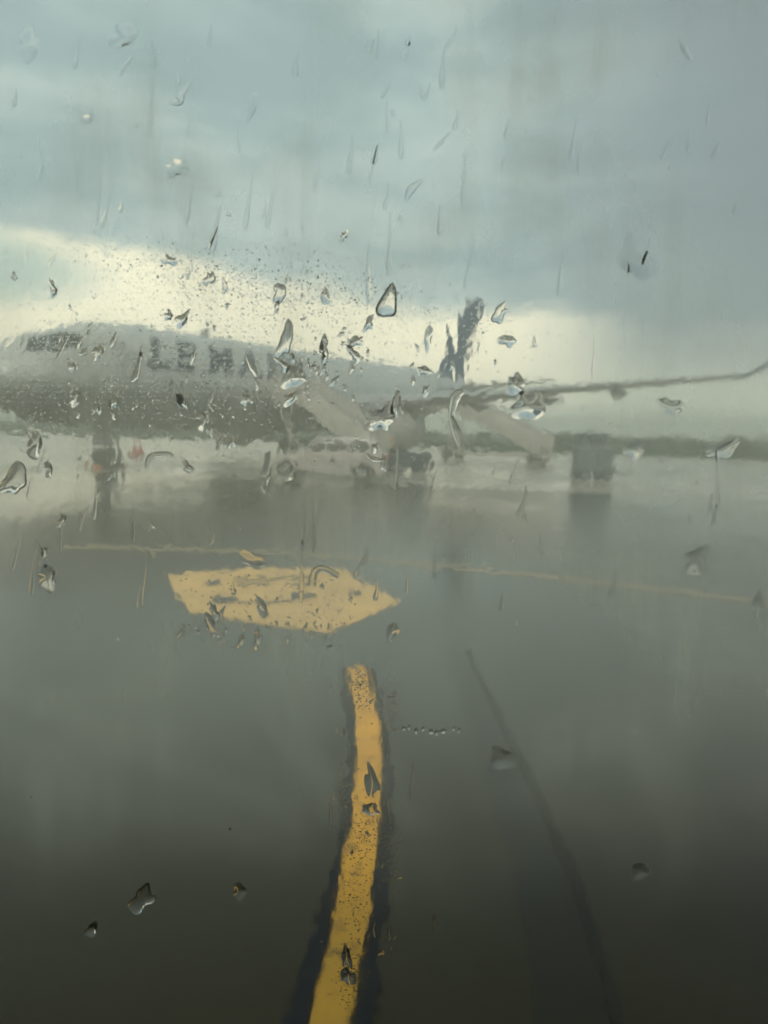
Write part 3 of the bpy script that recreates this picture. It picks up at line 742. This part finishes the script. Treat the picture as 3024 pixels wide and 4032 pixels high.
# ---------------------------------------------------------------- raindrops
WATER = bpy.data.materials.new('rain_water'); WATER.use_nodes = True; t = WATER.node_tree; t.nodes.clear()
gg = N(t, 'ShaderNodeBsdfGlass', i_IOR=1.33, i_Roughness=0.0); oo = N(t, 'ShaderNodeOutputMaterial'); t.links.new(gg.outputs[0], oo.inputs[0])
PXMM = PANE_Y / FPX                                        # metres on the pane per photo pixel
BASEY = PANE_Y + .006 + float(H.max()) + .00003
def drop_geo(w, h, k, ang=0.0, tear=0.0, seed=0, wob_=.12, rings=7, seg=30, soft=False):
    """dome standing on the pane: w,h in metres, k = height/width; local x right, z up, y outwards"""
    r_ = random.Random(seed); ph = [r_.uniform(0, 6.28) for _ in range(5)]; am = [r_.uniform(.4, 1) * wob_ / (i + 1) ** .7 for i in range(5)]
    vs = []; fs = []
    ca, sa = math.cos(R(ang)), math.sin(R(ang)); hh = k * min(w, h)
    for i in range(rings + 1):
        t_ = i / rings
        for j in range(seg):
            a = 2 * math.pi * j / seg
            rr = 1 + sum(am[n] * math.sin((n + 2) * a + ph[n]) for n in range(5))
            rr = 1 + (rr - 1) * t_
            x = math.cos(a) * rr * w / 2 * t_; z = math.sin(a) * rr * h / 2 * t_
            if tear: x *= 1 - tear * (z / h + .5) * .9
            zz = z; y = hh * ((1 - t_ ** 2.4) ** .62 if not soft else (1 - t_ * t_) ** 1.6 * 1.15) * (1 - .42 * (z / (h / 2)) * .6)
            vs.append((x * ca - zz * sa, max(y, 0), x * sa + zz * ca))
    for i in range(rings):
        for j in range(seg):
            j2 = (j + 1) % seg
            if i == 0: fs.append((0, seg + j, seg + j2)) if False else fs.append((j, seg + j, seg + j2, j2))
            else: fs.append((i * seg + j, (i + 1) * seg + j, (i + 1) * seg + j2, i * seg + j2))
    fs.append(tuple(rings * seg + j for j in range(seg)))
    return vs, fs
def worm_geo(pts, wd, k=.4, seg=8):
    """half-round bead of water along a path (px offsets already in metres), widths per point"""
    P_ = [Vector((p[0], 0, p[1])) for p in pts]
    dense = []; W_ = []
    for i in range(len(P_) - 1):
        for q_ in range(5):
            f = q_ / 5; p0, p1, p2, p3 = P_[max(i - 1, 0)], P_[i], P_[i + 1], P_[min(i + 2, len(P_) - 1)]
            dense.append(.5 * ((2 * p1) + (p2 - p0) * f + (2 * p0 - 5 * p1 + 4 * p2 - p3) * f * f + (3 * p1 - p0 - 3 * p2 + p3) * f ** 3)); W_.append(wd[i] + (wd[i + 1] - wd[i]) * f)
    dense.append(P_[-1]); W_.append(wd[-1])
    vs = []; fs = []; n = seg + 1
    for i, p in enumerate(dense):
        d = (dense[min(i + 1, len(dense) - 1)] - dense[max(i - 1, 0)]).normalized(); sd_ = Vector((d.z, 0, -d.x))
        for j in range(n):
            a = math.pi * j / seg; vs.append(tuple(p + sd_ * math.cos(a) * W_[i] / 2 + Vector((0, math.sin(a) * W_[i] * k, 0))))
    for i in range(len(dense) - 1):
        for j in range(n - 1): fs.append((i * n + j, (i + 1) * n + j, (i + 1) * n + j + 1, i * n + j + 1))
        fs.append((i * n + n - 1, (i + 1) * n + n - 1, (i + 1) * n, i * n))
    fs += [tuple(range(n))[::-1], tuple((len(dense) - 1) * n + j for j in range(n))]
    return vs, fs
def clean(me):
    m = bmesh.new(); m.from_mesh(me); bmesh.ops.remove_doubles(m, verts=m.verts, dist=2e-7); bmesh.ops.dissolve_degenerate(m, edges=m.edges, dist=1e-7)
    bmesh.ops.recalc_face_normals(m, faces=m.faces); m.to_mesh(me); m.free()
    me.polygons.foreach_set('use_smooth', [True] * len(me.polygons)); me.set_sharp_from_angle(angle=R(62))
def put(name, vs, fs, px, py, label, group=None, cat='raindrop'):
    me_ = bpy.data.meshes.new(name); me_.from_pydata(vs, [], fs); clean(me_); me_.materials.append(WATER)
    o = link(name, me_); x, z = on_pane(px, py); o.location = (x, BASEY, z)
    return tag(o, label, cat, group)
def scl(px, py):   # metres of pane per photo px at that place
    a = on_pane(px, py); b = on_pane(px + 10, py); return math.hypot(a[0] - b[0], a[1] - b[1]) / 10
BIG = [  # px, py, w, h, k, angle, tear, label
 (1530, 1175, 92, 135, .34, -12, .75, 'largest teardrop raindrop, hanging in cream sky above the wing root'),
 (88, 150, 95, 110, .16, -25, .2, 'soft round raindrop at the upper left corner of the window'),
 (470, 112, 110, 90, .18, 30, .2, 'bright-edged tilted raindrop near the top, right of the soft corner drop'),
 (680, 640, 95, 75, .20, 0, 0, 'oval raindrop alone in grey sky over the middle of the jet'),
 (322, 445, 52, 34, .25, 0, 0, 'small flat raindrop in the upper left grey sky'),
 (1120, 1325, 66, 120, .36, -8, .5, 'tall raindrop with dark top standing on the fuselage roof line'),
 (1690, 1320, 40, 100, .34, -6, .3, 'narrow raindrop in cream sky left of the tail fin'),
 (2092, 1598, 118, 112, .22, 10, .1, 'wide pale raindrop with bright lower rim just below the wing'),
 (2040, 1512, 70, 84, .36, 20, .2, 'round dark raindrop sitting across the wing line'),
 (1672, 1455, 42, 42, .40, 0, 0, 'small round raindrop between the fuselage and the wing'),
 (34, 1888, 92, 118, .30, -15, .2, 'large raindrop cut by the left edge beside the nose wheel'),
 (112, 1745, 70, 100, .32, 0, .1, 'cup-shaped raindrop on the pale apron below the nose'),
 (165, 2282, 84, 92, .30, -35, .3, 'pointed oval raindrop on grey asphalt far left'),
 (2762, 2218, 92, 118, .20, 0, .2, 'soft raindrop with white crescent on the asphalt at far right'),
 (1988, 3010, 98, 96, .20, -20, .1, 'round raindrop on dark asphalt above the tar seam'),
 (545, 3568, 84, 104, .26, -20, .2, 'large raindrop on dark asphalt at lower left'),
 (345, 3690, 48, 60, .34, -20, .2, 'small black-topped raindrop in the lower left corner'),
 (2536, 3458, 62, 76, .20, -8, .1, 'faint raindrop on dark asphalt at lower right'),
 (935, 3540, 56, 66, .22, 0, .1, 'faint raindrop left of the yellow line near the bottom'),
 (1042, 1855, 56, 140, .34, -4, .6, 'long hanging raindrop in front of the car bonnet'),
 (985, 2212, 96, 56, .16, 0, 0, 'flat raindrop just above the yellow arrow'),
 (1462, 3095, 62, 130, .20, 14, .6, 'grey leaf-shaped raindrop lying on the yellow line'),
 (2522, 1010, 130, 150, .07, 20, .2, 'very faint wide raindrop in the right grey sky'),
 (1545, 2500, 46, 74, .30, -8, .2, 'raindrop just right of the arrow tip on grey asphalt'),
 (1022, 2405, 48, 84, .26, 28, .4, 'slanting raindrop on the lower part of the yellow arrow'),
 (1093, 1142, 56, 66, .34, 10, .2, 'pale raindrop on the cloud edge above the fuselage'),
 (1275, 1155, 44, 60, .34, -10, .3, 'small raindrop in cream sky left of the largest teardrop'),
 (1502, 1645, 96, 104, .34, -15, .2, 'bright raindrop over the engine inlet'),
 (1150, 1478, 90, 92, .30, -20, .2, 'broad raindrop over the last letter on the fuselage'),
 (3012, 2390, 50, 86, .26, 0, .2, 'raindrop cut by the right edge on the asphalt'),
 (1975, 1225, 50, 80, .32, -30, .3, 'bubbly raindrop touching the top of the tail fin'),
 (2005, 1335, 56, 50, .28, 0, 0, 'raindrop in cream sky right of the tail fin'),
 (648, 1012, 60, 40, .30, 0, .1, 'flat white raindrop at the left end of the cloud edge'),
 (1362, 3800, 42, 92, .34, 0, .3, 'dark upright raindrop on the yellow line near the bottom'),
 (1368, 3878, 62, 60, .34, 0, .2, 'lowest dark raindrop on the yellow line'),
 (1458, 3212, 66, 44, .32, 0, 0, 'dark raindrop across the middle of the yellow line'),
 (2660, 1600, 70, 96, .14, 60, .2, 'faint raindrop in pale sky under the outer wing'),
 (2880, 1770, 60, 130, .24, -50, .4, 'slanted raindrop over the green shrubs at far right'),
 (2520, 1770, 70, 90, .24, -40, .3, 'slanted raindrop over the shrubs right of the power cart'),
 (1130, 1870, 44, 60, .30, 0, .1, 'raindrop over the front wheel of the car'),
 (980, 395, 46, 84, .14, -14, .3, 'soft raindrop in grey sky at upper middle left'),
]
for i, (px, py, w, h, k, a, te, lab) in enumerate(BIG):
    s_ = scl(px, py); put('raindrop', *drop_geo(w * s_ * 1.12, h * s_ * 1.12, k * (.62 if i else .8), a, te, seed=100 + i, wob_=.10 if i == 0 else .26, rings=9, seg=36, soft=(i % 5 != 0)), px, py, lab, 'raindrops on the window pane')
WORMS = [
 ([(735, 300), (700, 350), (690, 375), (655, 380)], [6, 26, 34, 14], .22, 'bent bead of water in the upper left grey sky'),
 ([(500, 195), (470, 240), (455, 275)], [6, 16, 6], .20, 'thin slanting trickle below the bright-edged top drop'),
 ([(545, 1350), (530, 1420), (515, 1480), (498, 1500)], [8, 20, 30, 12], .36, 'slanting trickle in front of the first letter'),
 ([(1222, 2320), (1235, 2262), (1275, 2250), (1330, 2280)], [30, 30, 26, 22], .22, 'hooked bead of water on the top edge of the arrow'),
 ([(560, 1850), (575, 1800), (640, 1790), (665, 1800)], [14, 24, 22, 16], .28, 'hooked trickle above the dark reflection near the nose wheel'),
 ([(415, 1480), (412, 1540), (415, 1618)], [12, 6, 8], .4, 'straight thin trickle on the forward fuselage'),
 ([(1290, 3180), (1300, 3240), (1296, 3290)], [6, 12, 5], .4, 'short trickle on the left black border of the line'),
 ([(1515, 3110), (1530, 3200), (1540, 3290)], [5, 9, 5], .4, 'long thin yellow-lit trickle right of the yellow line'),
 ([(1628, 3020), (1620, 3120), (1608, 3195)], [4, 8, 4], .4, 'fine trickle in dark asphalt right of the line'),
 ([(1718, 3628), (1712, 3660), (1722, 3700)], [4, 12, 4], .4, 'curved yellow-lit trickle on dark asphalt right of the line'),
 ([(1476, 3660), (1470, 3690), (1476, 3720)], [8, 16, 5], .4, 'comma-shaped trickle at the right border low down'),
 ([(1530, 3665), (1532, 3700), (1534, 3730)], [6, 12, 5], .4, 'second comma-shaped trickle beside the right border'),
 ([(1178, 3128), (1182, 3160)], [6, 6], .4, 'tiny yellow-lit trickle left of the line'),
 ([(1716, 2215), (1712, 2260), (1710, 2300)], [5, 10, 8], .35, 'upright thin trickle crossing the thin yellow line'),
 ([(1650, 300), (1672, 365), (1700, 300)], [6, 14, 6], .18, 'V-shaped trickle in the upper middle sky'),
 ([(1775, 500), (1740, 540), (1710, 570)], [6, 14, 8], .18, 'slanting trickle in grey sky right of the V-shaped one'),
 ([(1665, 690), (1620, 730), (1600, 775)], [10, 34, 10], .20, 'thick curved trickle in the pale middle cloud'),
 ([(2700, 130), (2720, 170), (2745, 210)], [10, 26, 10], .14, 'soft slanting trickle in the upper right sky'),
 ([(2855, 545), (2840, 580), (2825, 605)], [8, 24, 8], .14, 'soft short trickle in the right grey sky'),
 ([(960, 1400), (985, 1450), (1000, 1480)], [10, 30, 14], .34, 'dark bead of water under the middle letters'),
 ([(245, 1320), (210, 1390), (190, 1420)], [8, 14, 6], .34, 'bright slanting trickle crossing the cockpit windows'),
 ([(440, 1300), (425, 1340), (415, 1365)], [8, 22, 8], .3, 'short trickle ahead of the lettering'),
 ([(1780, 1640), (1800, 1560), (1830, 1540)], [20, 44, 20], .2, 'petal-shaped bead of water above the rear stairs'),
 ([(1780, 1640), (1800, 1700), (1815, 1760)], [20, 40, 12], .2, 'petal-shaped bead of water hanging before the rear stairs'),
 ([(1440, 1790), (1470, 1812), (1510, 1815)], [14, 24, 12], .36, 'bright bead of water at the rear bumper of the car'),
 ([(120, 2130), (140, 2180), (135, 2240)], [6, 16, 6], .25, 'wavy trickle on asphalt at far left'),
 ([(330, 1990), (300, 2060), (295, 2100)], [6, 14, 6], .3, 'trickle below the nose wheel'),
 ([(1290, 2700), (1300, 2740)], [8, 8], .3, 'tiny trickle left of the top of the yellow line'),
]
for pts, wd, k, lab in WORMS:
    cx = sum(p[0] for p in pts) / len(pts); cz = sum(p[1] for p in pts) / len(pts); c0 = on_pane(cx, cz); s_ = scl(cx, cz)
    vs, fs = worm_geo([(on_pane(*p)[0] - c0[0], on_pane(*p)[1] - c0[1]) for p in pts], [w * s_ for w in wd], k)
    put('water_trickle', vs, fs, cx, cz, lab, 'trickles on the window pane', 'water trickle')
# faint soft runs and tadpoles of rain, mostly over the sky and the upper apron
rq = random.Random(77)
for q_ in range(96):
    up_ = q_ < 56
    px = rq.uniform(20, 1900) if up_ else rq.uniform(30, 3000); py = rq.uniform(40, 1000) if up_ else rq.uniform(1750, 2350)
    if q_ % 8 == 7: px, py = rq.uniform(2000, 2980), rq.uniform(60, 1400)
    ln = rq.uniform(35, 130) if q_ % 3 else rq.uniform(120, 260); dx = rq.uniform(-.45, .12) * min(ln, 90); w0 = rq.uniform(10, 26)
    pts = [(px, py), (px + dx * .3 + rq.uniform(-6, 6), py + ln * .4), (px + dx * .8, py + ln * .8), (px + dx, py + ln)]
    cx, cz = px + dx / 2, py + ln / 2; c0 = on_pane(cx, cz); s_ = scl(cx, cz)
    vs, fs = worm_geo([(on_pane(*p)[0] - c0[0], on_pane(*p)[1] - c0[1]) for p in pts], [w * s_ for w in (w0 * .25, w0 * .5, w0, w0 * .55)], rq.uniform(.10, .2))
    zn = ('faint soft rain run in the upper left grey sky' if cx < 950 else 'faint soft rain run in the upper middle sky' if cx < 1950 else 'faint soft rain run in the right-hand sky') if cz < 1450 else ('soft rain run over the apron left of the arrow' if cx < 700 else 'soft rain run over the grey asphalt above the arrow' if cx < 1650 else 'soft rain run over the wet apron at the right')
    put('water_trickle', vs, fs, cx, cz, zn, zn.replace('run', 'runs', 1), 'water trickle')
# small drops one by one
rs = random.Random(21); sm_ = []
def zone():
    z_ = rs.random()
    if z_ < .50: return rs.gauss(900, 520), rs.gauss(1480, 260)
    if z_ < .62: return rs.gauss(1180, 50) + rs.uniform(-40, 160), rs.gauss(1430, 70)
    if z_ < .72: return rs.uniform(680, 1350), rs.gauss(2490, 40)
    if z_ < .82: return rs.gauss(1440, 70), rs.uniform(2700, 3900)
    return rs.uniform(0, 3024), rs.uniform(0, 2600)
meshes = []
for q_ in range(26):
    if q_ % 3 == 2:
        vs, fs = worm_geo([(0, -.0009), (rs.uniform(-.0003, .0003), 0), (rs.uniform(-.0005, .0005), .0011)], [.0003, .0007, .0002], .36)
    else: vs, fs = drop_geo(.0016, .0016 * rs.uniform(.8, 2.1), .30, rs.uniform(-35, 35), rs.uniform(0, .5), seed=300 + q_, wob_=.42, soft=q_ % 4 != 0, rings=6, seg=22)
    me_ = bpy.data.meshes.new('small_raindrop'); me_.from_pydata(vs, [], fs); clean(me_); me_.materials.append(WATER); meshes.append(me_)
cnt = 0
while cnt < 290:
    px, py = zone()
    if not (10 < px < 3014 and 10 < py < 4000): continue
    if any((px - b[0]) ** 2 + (py - b[1]) ** 2 < (max(b[2], b[3]) * .6) ** 2 for b in BIG): continue
    far = py > 2600 or py < 800 or px > 2200
    if far and rs.random() < .35: continue
    o = link('small_raindrop', meshes[rs.randrange(26)]); x, z = on_pane(px, py); o.location = (x, BASEY, z)
    s_ = rs.uniform(.45, 1.0) * (2.6 if rs.random() < .24 and not far else 1.0); o.scale = (s_, s_ * (.5 if far else 1.0), s_ * rs.uniform(.9, 1.3)); o.rotation_euler = (0, rs.uniform(-.4, .6), 0)
    if py < 1000: zn = 'in grey sky above the bright cloud break' if px < 1512 else 'in grey sky at the upper right'
    elif py < 1250: zn = 'over the bright cloud break left of the tail fin' if px < 1800 else 'in pale sky right of the tail fin'
    elif py < 1500: zn = ('over the nose and cockpit of the jet' if px < 520 else 'over the lettering on the fuselage' if px < 1220 else 'over the rear fuselage and tail of the jet' if px < 1950 else 'in pale sky just above the right wing')
    elif py < 1700: zn = ('over the belly of the jet near its nose' if px < 700 else 'over the belly of the jet ahead of the stairs' if px < 1150 else 'over the stairs and engine below the wing' if px < 1800 else 'over the pale gap under the outer wing')
    elif py < 1950: zn = ('over the bright apron around the nose wheel' if px < 1000 else 'over the parked car and its shadow' if px < 1560 else 'over the far wet apron at the right')
    elif py < 2240: zn = 'over grey asphalt between the jet and the arrow'
    elif py < 2600 and px < 1600: zn = 'on or just under the yellow arrow panel'
    elif abs(px - 1430) < 190: zn = 'along the curved yellow line'
    else: zn = 'over bare dark asphalt away from the markings'
    tag(o, 'small clear raindrop ' + zn, 'raindrop', 'small raindrops ' + zn); cnt += 1
# misty film of tiny beads, too many to count
bv = []; bf = []
def bead(px, py, r):
    x, z = on_pane(px, py); b = len(bv); y0 = BASEY - .00002; e_ = rs.uniform(.7, 1.6)
    for (rr, hh) in ((1, 0), (.78, .34), (.4, .52)):
        for j in range(7):
            a = 2 * math.pi * j / 7; bv.append((x + r * rr * math.cos(a) * e_, y0 + r * hh, z + r * rr * math.sin(a)))
    for i in range(2):
        for j in range(7): bf.append((b + i * 7 + j, b + i * 7 + (j + 1) % 7, b + (i + 1) * 7 + (j + 1) % 7, b + (i + 1) * 7 + j))
    bf.append(tuple(b + 14 + j for j in range(7))); bf.append(tuple(b + j for j in range(7))[::-1])
n = 0
while n < 12000:
    z_ = rs.random()
    if z_ < .42: px, py, r = rs.gauss(600, 420), rs.gauss(1430, 130), rs.uniform(.00008, .00020)
    elif z_ < .66:
        px = rs.gauss(1100, 420); py = 1010 + (px - 420) * .12 + rs.gauss(0, 80); r = rs.uniform(.00010, .00026)
    elif z_ < .663: px, py, r = rs.gauss(1880, 22), rs.gauss(1300, 50), rs.uniform(.00015, .00035)
    elif z_ < .775:
        cxy = rs.choice(((1540, 3380, 22, 80), (1345, 3160, 20, 90), (1440, 3300, 36, 60), (1540, 2780, 18, 80), (1420, 2720, 26, 60), (1400, 3560, 40, 90), (1385, 3870, 40, 60)))
        px, py, r = rs.gauss(cxy[0], cxy[2]), rs.gauss(cxy[1], cxy[3]), rs.uniform(.0001, .00028)
    elif z_ < .795: px, py, r = rs.uniform(680, 1400), rs.uniform(2270, 2520), rs.uniform(.00012, .0003)
    elif z_ < .7952: px, py, r = rs.uniform(1590, 1820), rs.gauss(2902, 8), rs.uniform(.0001, .0002)
    else: px, py, r = rs.gauss(900, 700), rs.gauss(1500, 330), rs.uniform(.0001, .00028)
    if z_ < .42 and rs.random() < .6: py = round(py / 22) * 22 + rs.uniform(-2, 2)
    bead(px, py, r * 1.15); n += 1
me_ = bpy.data.meshes.new('water_beads'); me_.from_pydata(bv, [], bf); me_.materials.append(WATER)
me_.polygons.foreach_set('use_smooth', [True] * len(me_.polygons)); me_.set_sharp_from_angle(angle=R(60))
tag(link('water_beads', me_), 'fine mist of tiny water beads on the window', 'water beads', kind='stuff')

# row of bright beads right of the yellow line
for q_, (px, py, w_) in enumerate([(1592, 2888, 14), (1612, 2884, 12), (1640, 2900, 18), (1668, 2890, 13), (1700, 2902, 22), (1722, 2906, 14), (1748, 2900, 26), (1790, 2888, 12), (1812, 2896, 10)]):
    s_ = scl(px, py); vs, fs = drop_geo(w_ * s_, 22 * s_, .55, seed=700 + q_, wob_=.12, rings=6, seg=20)
    put('small_raindrop', vs, fs, px, py, '%s little raindrop in the short level row right of the yellow line' % ('leftmost', 'second', 'third', 'fourth', 'fifth', 'sixth', 'seventh and widest', 'eighth', 'rightmost')[q_], 'level row of bright raindrops')
# specks of dirt stuck to the pane
for px, py, r_, lab in ((895, 3290, .00050, 'tiny black speck on the window over dark asphalt at lower left'), (100, 3162, .00032, 'faint dark speck near the left edge over dark asphalt')):
    x, z = on_pane(px, py); m = bmesh.new(); bmesh.ops.create_icosphere(m, subdivisions=2, radius=r_)
    for v in m.verts: v.co = Vector((v.co.x * (1 + .25 * math.sin(v.co.z * 9000)), v.co.y * .4, v.co.z * 1.15))
    me_ = bpy.data.meshes.new('dirt_speck'); m.to_mesh(me_); m.free(); me_.materials.append(M['gasket'])
    o = link('dirt_speck', me_); o.location = (x, BASEY + .0002, z); tag(o, lab, 'speck', 'specks on the window pane')
